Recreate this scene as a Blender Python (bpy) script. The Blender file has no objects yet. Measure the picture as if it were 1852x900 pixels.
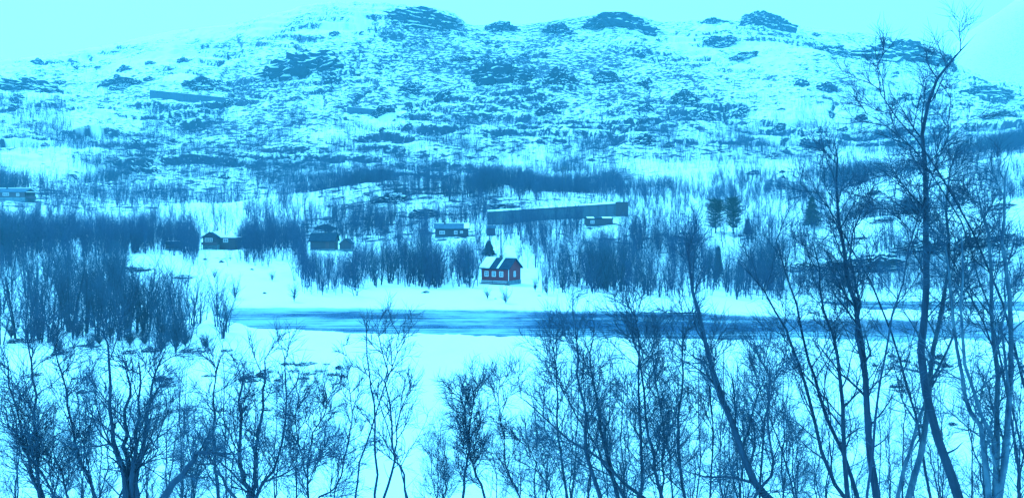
import bpy, bmesh, math, random
import numpy as np
from mathutils import Vector
random.seed(7); RS = np.random.RandomState(11)
D = bpy.data; S = bpy.context.scene; COL = S.collection
R = math.radians
# ------------------------------------------------------------------ camera
F = 1454.0; CX = 926.0; HR = 400.0           # focal length, centre column and horizon row of the 1852x900 photo
cam = D.cameras.new('camera'); cam.sensor_width = 36; cam.lens = F/1852*36
cam.shift_y = -50/1852; cam.clip_start = .1; cam.clip_end = 6000
co = D.objects.new('camera', cam); COL.objects.link(co); co.location = (0, 0, 0); co.rotation_euler = (R(90), 0, 0)
S.camera = co
# ------------------------------------------------------------------ light
SUN_EL, SUN_AZ = R(46), R(-42)
TINT = (0.74, 3.4, 5.7)                      # the tinted cyan daylight of the photo
W = D.worlds.new('World'); S.world = W; W.use_nodes = True
nt = W.node_tree; nt.nodes.clear()
sky = nt.nodes.new('ShaderNodeTexSky'); sky.sky_type = 'NISHITA'; sky.sun_disc = False
sky.sun_elevation = SUN_EL; sky.sun_rotation = SUN_AZ; sky.dust_density = 4; sky.air_density = 1
mx = nt.nodes.new('ShaderNodeMix'); mx.data_type = 'RGBA'; mx.inputs['Factor'].default_value = .82
mx.inputs[7].default_value = (7.6, 7.6, 7.6, 1)          # even cloud layer
ml = nt.nodes.new('ShaderNodeMix'); ml.data_type = 'RGBA'; ml.blend_type = 'MULTIPLY'; ml.inputs['Factor'].default_value = 1
ml.inputs[7].default_value = (*TINT, 1)
bg = nt.nodes.new('ShaderNodeBackground'); bg.inputs['Strength'].default_value = .084
ow = nt.nodes.new('ShaderNodeOutputWorld')
nt.links.new(sky.outputs[0], mx.inputs[6]); nt.links.new(mx.outputs[2], ml.inputs[6])
nt.links.new(ml.outputs[2], bg.inputs[0]); nt.links.new(bg.outputs[0], ow.inputs[0])
sl = D.lights.new('sun', 'SUN'); sl.energy = 2.7; sl.angle = R(14); sl.color = (0.33, 1.42, 2.65)
so = D.objects.new('sun', sl); COL.objects.link(so)
sd = Vector((math.sin(SUN_AZ)*math.cos(SUN_EL), math.cos(SUN_AZ)*math.cos(SUN_EL), math.sin(SUN_EL)))
so.rotation_euler = sd.to_track_quat('Z', 'Y').to_euler(); so.location = (0, 0, 300)
S.view_settings.view_transform = 'Standard'; S.view_settings.look = 'None'
S.view_settings.exposure = 0.0; S.view_settings.gamma = 1
S.render.engine = 'CYCLES'; S.cycles.volume_bounces = 1; S.cycles.max_bounces = 6

# ------------------------------------------------------------------ noise
_T = RS.rand(8, 256, 256)
def vn(x, y, s=0):
    xi = np.floor(x).astype(int); yi = np.floor(y).astype(int); fx = x-xi; fy = y-yi
    fx = fx*fx*(3-2*fx); fy = fy*fy*(3-2*fy); T = _T[s % 8]
    a = T[xi & 255, yi & 255]; b = T[(xi+1) & 255, yi & 255]; c = T[xi & 255, (yi+1) & 255]; d = T[(xi+1) & 255, (yi+1) & 255]
    return (a*(1-fx)+b*fx)*(1-fy)+(c*(1-fx)+d*fx)*fy
def fbm(x, y, o=4, s=0, g=.5):
    t = 0; a = 1; n = 0
    for i in range(o):
        t = t+a*(vn(x*2**i+17.3*i, y*2**i+5.1*i, s+i)-.5); n += a; a *= g
    return t/n*2
def sst(a, b, x):
    t = np.clip((x-a)/(b-a), 0, 1); return t*t*(3-2*t)

# ------------------------------------------------------------------ terrain heights
PXK = [-300, 0, 200, 430, 560, 700, 900, 1000, 1130, 1300, 1480, 1640, 1852, 2150]
TAB = {   # depth : image row of the ground at each of PXK
 125: [518,520,525,530,528,527,525,527,530,535,540,545,545,545],
 145: [485,490,495,490,505,505,507,510,515,515,505,500,496,490],
 158: [462,465,462,472,486,484,480,484,490,486,486,480,474,465],
 162: [456,460,459,470,480,478,475,480,485,480,474,452,434,425],
 175: [435,440,447,455,460,455,450,452,455,450,440,416,396,380],
 190: [420,425,434,445,447,440,432,430,430,425,408,386,354,335],
 203: [420,422,430,440,438,430,413,412,412,415,404,392,364,340],
 212: [412,415,424,436,430,420,406,400,396,408,396,376,340,310],
 240: [380,386,400,412,392,384,370,360,362,376,364,318,271,240],
 252: [368,374,390,402,376,360,352,347,356,366,364,330,284,250],
 276: [345,352,372,362,346,324,330,350,354,346,344,318,276,240],
 300: [340,345,366,375,354,338,342,345,342,324,320,304,262,240],
 340: [300,310,345,350,332,320,325,325,318,300,296,285,248,230],
 400: [255,265,290,300,288,280,275,270,268,265,262,250,232,225],
 500: [190,200,220,225,215,212,205,202,200,200,195,200,206,215],
 600: [150,155,165,160,150,150,145,142,140,140,135,150,176,195],
 700: [128,128,116,102,84,86,90,85,82,85,86,106,157,185]}
SKX = [-300,0,100,200,300,430,520,560,600,700,760,825,845,960,1000,1070,1130,1190,1330,1350,1385,1430,1500,1600,1700,1712,1780,1852,2150]
SKR = [150,110,95,78,57,38,16,4,0,3,8,22,46,43,38,28,20,38,38,28,20,46,54,66,84,106,140,160,190]
gpx = np.arange(-300, 2151, 8.0)
gY = np.concatenate([np.arange(125, 345, 2.5), np.arange(345, 861, 6.0)])
rows = np.array([np.interp(gpx, PXK, TAB[k]) for k in sorted(TAB)]+[np.interp(gpx, SKX, SKR), np.interp(gpx, SKX, SKR)+12])
ky = sorted(TAB)+[800, 860]
grid = np.array([np.interp(gY, ky, rows[:, i]) for i in range(len(gpx))])     # [px, Y]
for _ in range(3):
    g2 = grid.copy(); g2[1:-1] = (grid[:-2]+2*grid[1:-1]+grid[2:])/4 if _ < 2 else grid[1:-1]
    grid = g2.copy(); grid[:, 1:-1] = (g2[:, :-2]+2*g2[:, 1:-1]+g2[:, 2:])/4
def table_row(px, Y):
    u = np.clip((px+300)/8.0, 0, len(gpx)-1.001); i = u.astype(int); fu = u-i
    v = np.clip(np.interp(Y, gY, np.arange(len(gY))), 0, len(gY)-1.001); j = v.astype(int); fv = v-j
    return (grid[i, j]*(1-fu)+grid[i+1, j]*fu)*(1-fv)+(grid[i, j+1]*(1-fu)+grid[i+1, j+1]*fu)*fv
WZ = -12.0
def shores(px):
    wob = 1.8*fbm(px/60., px*0+3.3, 5, 2, .6)
    yf = np.interp(px, [380,430,700,900,1240,1500,1852], [103,113,111,109.5,107,100,97])+wob
    yn = np.interp(px, [380,415,470,640,850,1100,1500], [103,94,87.5,84.5,82.5,81.2,80])+3.0*fbm(px/85., px*0+9.3, 6, 1, .6)
    return yn, yf
def height(X, Y):
    X = np.asarray(X, float); Y = np.asarray(Y, float)
    Yc = np.maximum(Y, 20.); px = np.clip(CX+F*X/Yc, -300, 2150)
    near = np.interp(Y, [-40, -3, 4, 10, 20, 30, 38, 48, 130], [-2.2, -2.2, -2.6, -4.6, -8.0, -10.9, -11.55, -11.75, -11.75])
    near = near+.20*fbm(X/6., Y/6., 4, 1, .6)*sst(2, 12, Y)+.05*fbm(X/1.3, Y/1.3, 2, 3)
    yn, yf = shores(px)
    lake = np.minimum(sst(0, 2.2, Y-yn), sst(0, 2.2, yf-Y))
    near = near-1.0*lake*(px > 375)
    far = (HR-table_row(px, Y))/F*np.maximum(Y, 125.)
    s = sst(0, 1, (Y-yf)/(126.-yf))
    z = np.where(Y < 126, near*(1-s)+far*s, far)
    zr = z
    m = sst(126, 150, Y)
    z = z+m*(.8*fbm(X/9., Y/9., 5, 2, .6)+.35*fbm(X/30., Y/16., 3, 5))
    q = sst(290, 420, Y)*(1-.75*sst(740, 800, Y))
    mount = 8.5*fbm(X/70., Y/55., 5, 3, .55)+3.2*fbm(X/14., Y/10., 4, 4, .6)
    gl = np.abs(fbm(X/46.+Y/210.+.5*fbm(X/60., Y/60., 2, 6), Y/260., 3, 5)); mount = mount-4.2*np.exp(-(gl/.07)**2)*sst(-.2, .3, fbm(X/120., Y/90.+3, 2, 2))
    z = z+q*mount
    st = 8.5; tt = z/st+1.3*fbm(X/60., Y/40., 3, 6)+.02*X/st
    fr = tt-np.floor(tt); w = sst(.0, .3, fbm(X/55.+4, Y/45., 3, 7)+.12)
    z = z+q*w*.80*st*(sst(.60, .78, fr)-fr)
    z = z+sst(280, 400, Y)*(1.0*fbm(X/5., Y/3.5, 4, 1, .6))
    z = np.where(Y > 860, zr-.10*(Y-860)*sst(860, 950, Y)-2, z)
    fm = np.interp(px, [0, 1500, 1660, 1720, 1852, 2150], [-40, -40, 0, 330, 430, 520])*sst(1050, 1500, Y)   # far pale slope on the right
    z = np.where(Y > 1000, np.maximum(z, fm*Y/1500.+18*fbm(X/160., Y/160., 4, 3)*sst(1100, 1400, Y)), z)
    return z
def H1(x, y): return float(height(np.array([x]), np.array([y]))[0])
YS = np.concatenate([np.arange(100, 300, .5), np.arange(300, 860, 1.0)])
def ground_at(px, row):
    """where the ground first shows at that place of the photo"""
    if row > 556:
        Yv = np.arange(22, 100, .25)
    else: Yv = YS[YS > 112]
    z = height((px-CX)/F*Yv, Yv); r = HR-F*z/Yv
    k = np.argmax(r <= row) if (r <= row).any() else len(Yv)-1
    return (px-CX)/F*Yv[k], float(Yv[k]), float(z[k])
def P(px, row, Y): return Vector(((px-CX)/F*Y, Y, (HR-row)/F*Y))

# ------------------------------------------------------------------ materials
def mat(name):
    m = D.materials.new(name); m.use_nodes = True; n = m.node_tree; n.nodes.clear()
    o = n.nodes.new('ShaderNodeOutputMaterial'); b = n.nodes.new('ShaderNodeBsdfPrincipled'); n.links.new(b.outputs[0], o.inputs[0])
    return m, n, b
def nd(n, t, **k):
    x = n.nodes.new(t)
    for a, v in k.items(): setattr(x, a, v)
    return x
def tex(n, scale, det=4, vec=(1, 1, 1), rough=.55, loc=(0, 0, 0), coord='Object'):
    c = nd(n, 'ShaderNodeTexCoord'); mp = nd(n, 'ShaderNodeMapping'); mp.inputs['Scale'].default_value = vec; mp.inputs['Location'].default_value = loc
    t = nd(n, 'ShaderNodeTexNoise'); t.inputs['Scale'].default_value = scale; t.inputs['Detail'].default_value = det; t.inputs['Roughness'].default_value = rough
    n.links.new(c.outputs[coord], mp.inputs[0]); n.links.new(mp.outputs[0], t.inputs[0]); return t.outputs[0]
def ramp(n, src, a, b, ca=(0, 0, 0, 1), cb=(1, 1, 1, 1)):
    r = nd(n, 'ShaderNodeValToRGB'); e = r.color_ramp.elements; e[0].position = a; e[0].color = ca; e[1].position = b; e[1].color = cb
    n.links.new(src, r.inputs[0]); return r.outputs[0]
def mixc(n, f, a, b):
    m = nd(n, 'ShaderNodeMix', data_type='RGBA')
    for s, v in ((0, f), (6, a), (7, b)):
        if hasattr(v, 'links'): n.links.new(v, m.inputs[s])
        else: m.inputs[s].default_value = v
    return m.outputs[2]
def mth(n, op, a, b=0., c=None, clamp=False):
    m = nd(n, 'ShaderNodeMath', operation=op, use_clamp=clamp)
    for i, v in enumerate((a, b, c)):
        if v is None: continue
        if hasattr(v, 'links'): n.links.new(v, m.inputs[i])
        else: m.inputs[i].default_value = v
    return m.outputs[0]
def bump(n, b, src, st, dist):
    u = nd(n, 'ShaderNodeBump'); u.inputs['Strength'].default_value = st; u.inputs['Distance'].default_value = dist
    n.links.new(src, u.inputs['Height']); n.links.new(u.outputs[0], b.inputs['Normal'])
SNOW = (.80, .85, .86, 1); ROCKC = (.014, .042, .082, 1); ROCKD = (.006, .020, .044, 1)
def snow_rock(name, thr0, thr1, speck=True, rockfar=True):
    m, n, b = mat(name)
    g = nd(n, 'ShaderNodeNewGeometry'); sx = nd(n, 'ShaderNodeSeparateXYZ'); n.links.new(g.outputs['Normal'], sx.inputs[0])
    t1 = tex(n, .35, 6, (1, 1, 2.2), .65); t2 = tex(n, 1.6, 5, (.55, .8, 2.6), .7, (7, 3, 1))
    v = mth(n, 'ADD', sx.outputs[2], mth(n, 'MULTIPLY', mth(n, 'SUBTRACT', t1, .5), .8 if speck else .6))
    v = mth(n, 'ADD', v, mth(n, 'MULTIPLY', mth(n, 'SUBTRACT', t2, .5), .8 if speck else 1.0))
    rock = mth(n, 'SUBTRACT', 1., ramp(n, v, thr0, thr1))
    if speck:
        at = nd(n, 'ShaderNodeAttribute', attribute_name='rough'); big = at.outputs['Fac']
        s1 = tex(n, .34, 8, (.6, .8, 2.0), .70, (2, 9, 4))
        k = mth(n, 'ADD', s1, mth(n, 'MULTIPLY', big, .20))
        sp = ramp(n, k, .610, .635)
        rock = mth(n, 'MAXIMUM', rock, sp)
        rock = mth(n, 'MULTIPLY', rock, ramp(n, big, .0, .12))
    rc = mixc(n, tex(n, 1.1, 6, (1, 1, 3)), ROCKD, ROCKC)
    sn = mixc(n, tex(n, .12, 5), (.74, .82, .84, 1), (.84, .87, .87, 1))
    n.links.new(mixc(n, rock, sn, rc), b.inputs['Base Color']); b.inputs['Roughness'].default_value = .75
    b.inputs['Specular IOR Level'].default_value = .25
    if speck: bump(n, b, mth(n, 'MULTIPLY', tex(n, .9, 8, (.7, .9, 2), .65), big), .8, 1.6)
    else: bump(n, b, tex(n, 2.0, 8, (.7, .9, 3), .7), .8, .5)
    return m
M_GROUND = snow_rock('snow_and_rock', .58, .63)
M_ROCK = snow_rock('rock_with_snow', .54, .60, False)
M_STONE = snow_rock('stone_with_snow', .74, .90, False)
M_CLIFF = snow_rock('bare_cliff_rock', .36, .44, False)
def simple(name, c1, c2, scale=3, rough=.8, vec=(1, 1, 1), bs=0, spec=.3):
    m, n, b = mat(name); t = tex(n, scale, 5, vec)
    n.links.new(mixc(n, ramp(n, t, .35, .65), (*c1, 1), (*c2, 1)), b.inputs['Base Color'])
    b.inputs['Roughness'].default_value = rough; b.inputs['Specular IOR Level'].default_value = spec
    if bs: bump(n, b, t, bs, .03)
    return m
M_BARK = simple('birch_bark', (.007, .026, .052), (.015, .044, .078), 2.2, .85, (3, 3, .7), .6)
M_PALE = simple('pale_birch_bark', (.014, .050, .09), (.065, .135, .18), 2.5, .8, (2, 2, 1), .6)
M_TWIG = simple('birch_twig', (.012, .046, .085), (.026, .080, .13), 2, .9)
M_FARTWIG = simple('far_birch_twig', (.010, .034, .080), (.020, .054, .115), .05, .9)
M_NEEDLE = simple('conifer_needles', (.010, .035, .045), (.022, .06, .07), 2, .9)
def boards(name, c1, c2, vertical=True):
    m, n, b = mat(name); c = nd(n, 'ShaderNodeTexCoord'); w = nd(n, 'ShaderNodeTexWave', bands_direction='X' if vertical else 'Z')
    w.inputs['Scale'].default_value = 2.4; w.inputs['Distortion'].default_value = .2
    n.links.new(c.outputs['Object'], w.inputs[0]); t = tex(n, 2.5, 5, (2, 2, .4) if vertical else (.4, .4, 3))
    col = mixc(n, t, (*c1, 1), (*c2, 1)); col = mixc(n, ramp(n, w.outputs['Fac'], .0, .16), (c1[0]*.4, c1[1]*.4, c1[2]*.4, 1), col)
    n.links.new(col, b.inputs['Base Color']); b.inputs['Roughness'].default_value = .75; bump(n, b, w.outputs['Fac'], .5, .03); return m
M_RED = boards('red_painted_boards', (.15, .010, .028), (.22, .020, .042), False)
M_DARKW = boards('dark_stained_boards', (.024, .035, .06), (.05, .06, .085))
M_BROWN = boards('brown_stained_boards', (.05, .045, .065), (.08, .06, .085))
M_SHED = boards('weathered_snow_shed_boards', (.035, .088, .135), (.06, .13, .18))
M_TRIM = simple('white_window_trim', (.55, .60, .62), (.66, .7, .72), 4, .6)
M_FELT = simple('dark_roof_felt', (.008, .026, .05), (.016, .042, .07), 1.5, .95, (1, 1, 1), 0, .05)
M_STEEL = simple('pale_roof_sheet', (.03, .075, .12), (.05, .11, .16), 1.5, .9, (1, 1, 1), 0, .08)
M_BRICK = simple('chimney_masonry', (.04, .06, .08), (.08, .1, .12), 6, .9)
M_BASE = simple('stone_foundation', (.05, .13, .17), (.16, .26, .29), 2.5, .9, (1, 1, 2))
M_POLE = simple('tarred_pole', (.03, .06, .08), (.06, .09, .11), 3, .9)
M_SNOW, n_, b_ = mat('roof_snow'); n_.links.new(mixc(n_, tex(n_, 2, 4), (.78, .83, .85, 1), (.85, .88, .88, 1)), b_.inputs['Base Color']); b_.inputs['Roughness'].default_value = .8
M_GLASS, n_, b_ = mat('window_glass'); b_.inputs['Base Color'].default_value = (.08, .15, .18, 1); b_.inputs['Roughness'].default_value = .08
# river: open dark water with sheets of thin ice
M_WATER, n_, b_ = mat('river_ice_water')
ice = mth(n_, 'ADD', mth(n_, 'MULTIPLY', tex(n_, .05, 6, (.6, 2.8, 1), .6), .55), mth(n_, 'MULTIPLY', tex(n_, .35, 5, (.10, 3.2, 1), .6, (5, 1, 0)), .45))
c_ = nd(n_, 'ShaderNodeTexCoord'); s_ = nd(n_, 'ShaderNodeSeparateXYZ'); n_.links.new(c_.outputs['Object'], s_.inputs[0])
mr = nd(n_, 'ShaderNodeMapRange'); n_.links.new(s_.outputs[0], mr.inputs[0]); mr.inputs[1].default_value = -34; mr.inputs[2].default_value = 14; mr.inputs[3].default_value = .035; mr.inputs[4].default_value = .0
for e0, e1, e2, e3 in ((80, 90, .08, 0), (103, 112, 0, .05)):
    mq = nd(n_, 'ShaderNodeMapRange'); n_.links.new(s_.outputs[1], mq.inputs[0]); mq.inputs[1].default_value = e0; mq.inputs[2].default_value = e1; mq.inputs[3].default_value = e2; mq.inputs[4].default_value = e3; ice = mth(n_, 'ADD', ice, mq.outputs[0])
ice = mth(n_, 'ADD', ice, mth(n_, 'MULTIPLY', mth(n_, 'SUBTRACT', tex(n_, .11, 5, (1, 1.3, 1), .65, (9, 4, 0)), .5), .5))
ice = mth(n_, 'ADD', ice, mr.outputs[0])
icef = ramp(n_, ice, .47, .66)
n_.links.new(mixc(n_, icef, (.022, .072, .140, 1), (.22, .36, .42, 1)), b_.inputs['Base Color'])
n_.links.new(ramp(n_, icef, 0, 1, (.10, .10, .10, 1), (.42, .42, .42, 1)), b_.inputs['Roughness'])
b_.inputs['IOR'].default_value = 1.25; b_.inputs['Specular IOR Level'].default_value = .30
bump(n_, b_, tex(n_, 1.5, 5, (.5, 2.5, 1)), .25, .03)

# ------------------------------------------------------------------ helpers
def link(name, me, m, parent=None):
    o = D.objects.new(name, me); COL.objects.link(o)
    if m and not me.materials: me.materials.append(m)
    if parent: o.parent = parent
    return o
def npmesh(name, v, f, smooth=True):
    """v (N,3), f list of index arrays each (K,n)"""
    me = D.meshes.new(name); v = np.asarray(v, np.float32)
    fs = [a for a in (f if isinstance(f, list) else [f]) if len(a)]
    tot = np.concatenate([np.full(len(a), a.shape[1], np.int32) for a in fs]); idx = np.concatenate([a.ravel() for a in fs]).astype(np.int32)
    me.vertices.add(len(v)); me.vertices.foreach_set('co', v.ravel())
    me.loops.add(len(idx)); me.loops.foreach_set('vertex_index', idx)
    me.polygons.add(len(tot)); me.polygons.foreach_set('loop_start', np.concatenate([[0], np.cumsum(tot)[:-1]]).astype(np.int32))
    me.polygons.foreach_set('loop_total', tot)
    if smooth: me.polygons.foreach_set('use_smooth', np.ones(len(tot), bool))
    me.update(calc_edges=True); return me
def tag(o, label, cat, group=None, kind=None):
    if label: o['label'] = label
    if cat: o['category'] = cat
    if group: o['group'] = group
    if kind: o['kind'] = kind
    return o
def empty(name, loc, rz, label, cat, group=None):
    o = D.objects.new(name, None); COL.objects.link(o); o.location = loc; o.rotation_euler = (0, 0, rz); o.empty_display_size = .2
    return tag(o, label, cat, group)
def box(bm, x0, x1, y0, y1, z0, z1):
    v = [bm.verts.new(p) for p in ((x0,y0,z0),(x1,y0,z0),(x1,y1,z0),(x0,y1,z0),(x0,y0,z1),(x1,y0,z1),(x1,y1,z1),(x0,y1,z1))]
    for q in ((3,2,1,0),(4,5,6,7),(0,1,5,4),(1,2,6,5),(2,3,7,6),(3,0,4,7)): bm.faces.new([v[i] for i in q])
def prism(bm, poly, a0, a1, axis='x'):
    """poly of (u,z) extruded along x (u is y) or along y (u is x)"""
    mk = (lambda u, z, a: (a, u, z)) if axis == 'x' else (lambda u, z, a: (u, a, z))
    A = [bm.verts.new(mk(u, z, a0)) for u, z in poly]; B = [bm.verts.new(mk(u, z, a1)) for u, z in poly]
    bm.faces.new(A); bm.faces.new(B[::-1])
    for i in range(len(poly)): bm.faces.new([A[i], B[i], B[(i+1) % len(poly)], A[(i+1) % len(poly)]])
def bmobj(name, bm, m, parent=None, bev=0):
    bmesh.ops.recalc_face_normals(bm, faces=bm.faces[:])
    if bev: bmesh.ops.bevel(bm, geom=bm.edges[:], offset=bev, segments=2, affect='EDGES')
    me = D.meshes.new(name); bm.to_mesh(me); bm.free(); return link(name, me, m, parent)

# ------------------------------------------------------------------ terrain mesh
us = np.concatenate([np.linspace(-1.7, -.68, 60), np.linspace(-.675, .675, 1250), np.linspace(.68, 1.7, 60)])
yy = [-40., -25, -12, -6, -2]; y = 0.
while y < 1560:
    yy.append(y); y += .5 if y < 20 else (.6 if y < 126 else (max(.5, y*.0026) if y < 870 else y*.012))
yy = np.array(yy)
XX = us[None, :]*(yy[:, None]+42); YY = np.repeat(yy[:, None], len(us), 1)
ZZ = height(XX, YY)
ny, nx = XX.shape; ii = np.arange(ny*nx).reshape(ny, nx)
me = npmesh('ground', np.stack([XX, YY, ZZ], -1).reshape(-1, 3), np.stack([ii[:-1, :-1], ii[:-1, 1:], ii[1:, 1:], ii[1:, :-1]], -1).reshape(-1, 4))
pxg = CX+F*XX/np.maximum(YY, 20); rwg = HR-F*ZZ/np.maximum(YY, 20)
bare = [(760,65,110,50,1.3),(560,110,130,40,1.2),(900,120,150,45,1.3),(1080,120,120,45,1.2),(1010,190,120,60,.7),(1120,35,100,25,1.3),(1000,55,60,22,1.3),(1250,150,150,45,.8),(1400,40,90,22,1.0),
        (1600,90,130,28,1.1),(1500,140,150,40,.7),(1300,220,130,30,.5),(740,150,90,30,.9),(620,190,100,30,.7),(830,215,90,25,.8),(420,165,90,25,1.1),(250,150,90,20,.6),(450,230,140,50,.9),
        (330,300,120,50,.8),(240,260,60,60,.7),(60,145,80,14,.8),(700,350,60,14,.9),(900,372,60,12,1.1),(1240,200,90,40,.7),(1800,190,90,30,.9),(1790,400,90,25,.9),(1560,345,80,20,.5),(1700,330,120,30,.5),(1120,270,120,40,.4),
        (1180,290,90,30,.4),(700,280,160,60,.45),(60,360,110,18,.9),(150,190,150,40,.35),(500,260,200,50,.4),(1650,250,150,40,.4)]
rg = np.full(XX.shape, .20)
for cx, cy, rx, ry, w in bare: rg = rg+w*.75*np.exp(-((pxg-cx)/rx)**2-((rwg-cy)/ry)**2)
for cx, cy, rx, ry, w in [(150,225,120,35,.8),(640,230,70,25,.6),(700,100,50,25,.5),(1380,105,120,28,.6),(70,300,110,28,1.),(1350,310,260,14,.8),(1760,250,100,22,.6),(250,100,150,35,.3),(700,330,160,8,.4),(640,45,60,20,.3),(1640,290,90,8,.5),(1450,240,130,30,.3)]:
    rg = rg*(1-w*np.exp(-((pxg-cx)/rx)**2-((rwg-cy)/ry)**2))
rg = rg+.95*fbm(XX/26., YY/22., 4, 2, .65)
rg = rg*sst(150, 200, YY)*(1-.6*sst(700, 800, YY)*(pxg < 640)); rg = np.where(YY > 1000, .0+.10, rg)
rg = rg*(1-.65*sst(1100, 1180, pxg)*sst(272, 300, rwg)*(1-sst(415, 430, rwg)))*(1-.35*sst(1230, 1330, pxg)*(1-sst(250, 275, rwg)))
rg = np.clip(rg, 0, 1.6); rg = np.where(rg > .45, .45+(rg-.45)*.36, rg)
a = me.attributes.new('rough', 'FLOAT', 'POINT'); a.data.foreach_set('value', rg.astype(np.float32).ravel())
g = link('snowy_mountain_terrain', me, M_GROUND); tag(g, 'snow covered ground rising to the rocky mountain', None, None, 'structure')
# river
bm = bmesh.new()
xs = np.linspace(-62, 420, 60)
va = [bm.verts.new((x, 74, WZ)) for x in xs]; vb = [bm.verts.new((x, 121, WZ)) for x in xs]
for i in range(59): bm.faces.new([va[i], va[i+1], vb[i+1], vb[i]])
o = bmobj('river_water', bm, M_WATER); tag(o, 'half frozen river with streaks of thin ice', None, None, 'structure')
# haze
bm = bmesh.new(); box(bm, -3000, 3000, -60, 1800, -20, 620)
o = bmobj('haze', bm, None); tag(o, None, None, None, 'stuff')
m = D.materials.new('haze_air'); m.use_nodes = True; n = m.node_tree; n.nodes.clear()
pv = n.nodes.new('ShaderNodeVolumePrincipled'); pv.inputs['Color'].default_value = (.28, .86, 1, 1); pv.inputs['Density'].default_value = .00025
om = n.nodes.new('ShaderNodeOutputMaterial'); n.links.new(pv.outputs[0], om.inputs['Volume']); o.data.materials.append(m)

# ------------------------------------------------------------------ trees
def norm(v): return v/np.maximum(np.linalg.norm(v, axis=-1, keepdims=True), 1e-9)
def tubes(pts, rad, k=3, tip=True):
    """pts (N,P,3), rad (N,P): tapered tubes, the last ring closed to a point"""
    N, Pn, _ = pts.shape
    t = np.empty_like(pts); t[:, 1:-1] = pts[:, 2:]-pts[:, :-2]; t[:, 0] = pts[:, 1]-pts[:, 0]; t[:, -1] = pts[:, -1]-pts[:, -2]
    t = norm(t); m = norm(t.mean(1))[:, None]
    ref = np.where(np.abs(m[..., 2:3]) > .8, np.array([1., 0, 0]), np.array([0, 0, 1.]))
    a = norm(np.cross(t, np.broadcast_to(ref, t.shape))); b = np.cross(t, a)
    th = np.arange(k)*2*np.pi/k
    Q = Pn-1
    ring = pts[:, :Q, None]+rad[:, :Q, None, None]*(np.cos(th)[:, None]*a[:, :Q, None]+np.sin(th)[:, None]*b[:, :Q, None])
    base = (np.arange(N)*(Q*k+1))[:, None, None]
    v = np.concatenate([ring.reshape(N, Q*k, 3), pts[:, -1:]], 1).reshape(-1, 3)
    i = np.arange(Q-1)[:, None]*k; j = np.arange(k)[None]; j2 = (j+1) % k
    quads = np.stack([i+j, i+j2, i+k+j2, i+k+j], -1).reshape(1, -1, 4)+base if Q > 1 else np.zeros((0, 4), int)
    last = (Q-1)*k; tri = np.stack([last+np.arange(k), last+(np.arange(k)+1) % k, np.full(k, Q*k)], -1)[None]+base
    return v, quads.reshape(-1, 4), tri.reshape(-1, 3)
def join(parts):
    V = []; Qd = []; T = []; o = 0
    for v, q, t in parts:
        V.append(v); Qd.append(q+o); T.append(t+o); o += len(v)
    return np.concatenate(V), [np.concatenate(Qd), np.concatenate(T)]
def grow(rs, pts, rad, n, t0, t1, L, ang, trop, Pn=5, rfrac=.55, rmin=.004, lenfall=.5, jit=.18, flat=0.):
    """n children on each of the N parent lines; all at once"""
    N, K, _ = pts.shape; M = N*n
    t = (np.tile((np.arange(n)+.5)/n, (N, 1))+rs.uniform(-.5, .5, (N, n))/n); t = t0+(t1-t0)*np.clip(t, 0, .999)
    u = t*(K-1); i = np.minimum(u.astype(int), K-2); f = (u-i)[..., None]; ar = np.arange(N)[:, None]
    p = pts[ar, i]*(1-f)+pts[ar, i+1]*f; d = norm(pts[ar, i+1]-pts[ar, i]); r = rad[ar, i]*(1-f[..., 0])+rad[ar, i+1]*f[..., 0]
    plen = np.linalg.norm(np.diff(pts, axis=1), axis=2).sum(1)[:, None]
    q = rs.normal(size=(N, n, 3)); q = q-(q*d).sum(-1, keepdims=True)*d; q = norm(q)
    an = np.radians(rs.uniform(ang[0], ang[1], (N, n)))[..., None]
    dr = norm(d*np.cos(an)+q*np.sin(an)); ln = (plen*L if L < 0 else L)*rs.uniform(.55, 1.15, (N, n))*(1-lenfall*(t-t0)/(t1-t0+1e-6))
    if L < 0: ln = -ln
    p = p.reshape(M, 3); dr = dr.reshape(M, 3); ln = ln.reshape(M); r = np.maximum(r.reshape(M)*rfrac, rmin)
    out = np.empty((M, Pn, 3)); out[:, 0] = p; st = (ln/(Pn-1))[:, None]
    for k in range(1, Pn):
        dr = norm(dr+np.array([0, 0, trop])+rs.normal(0, jit, (M, 3)))
        out[:, k] = out[:, k-1]+dr*st
    rr = r[:, None]*np.linspace(1, .35, Pn)[None]
    return out, rr
def catmull(p, n):
    p = np.array(p, float); q = np.vstack([2*p[0]-p[1], p, 2*p[-1]-p[-2]]); o = []
    seg = len(p)-1
    for s in np.linspace(0, seg-1e-6, n):
        i = int(s); t = s-i; a, b, c, d = q[i:i+4]
        o.append(.5*((2*b)+(c-a)*t+(2*a-5*b+4*c-d)*t*t+(3*b-a-3*c+d)*t**3))
    return np.array(o)
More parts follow.
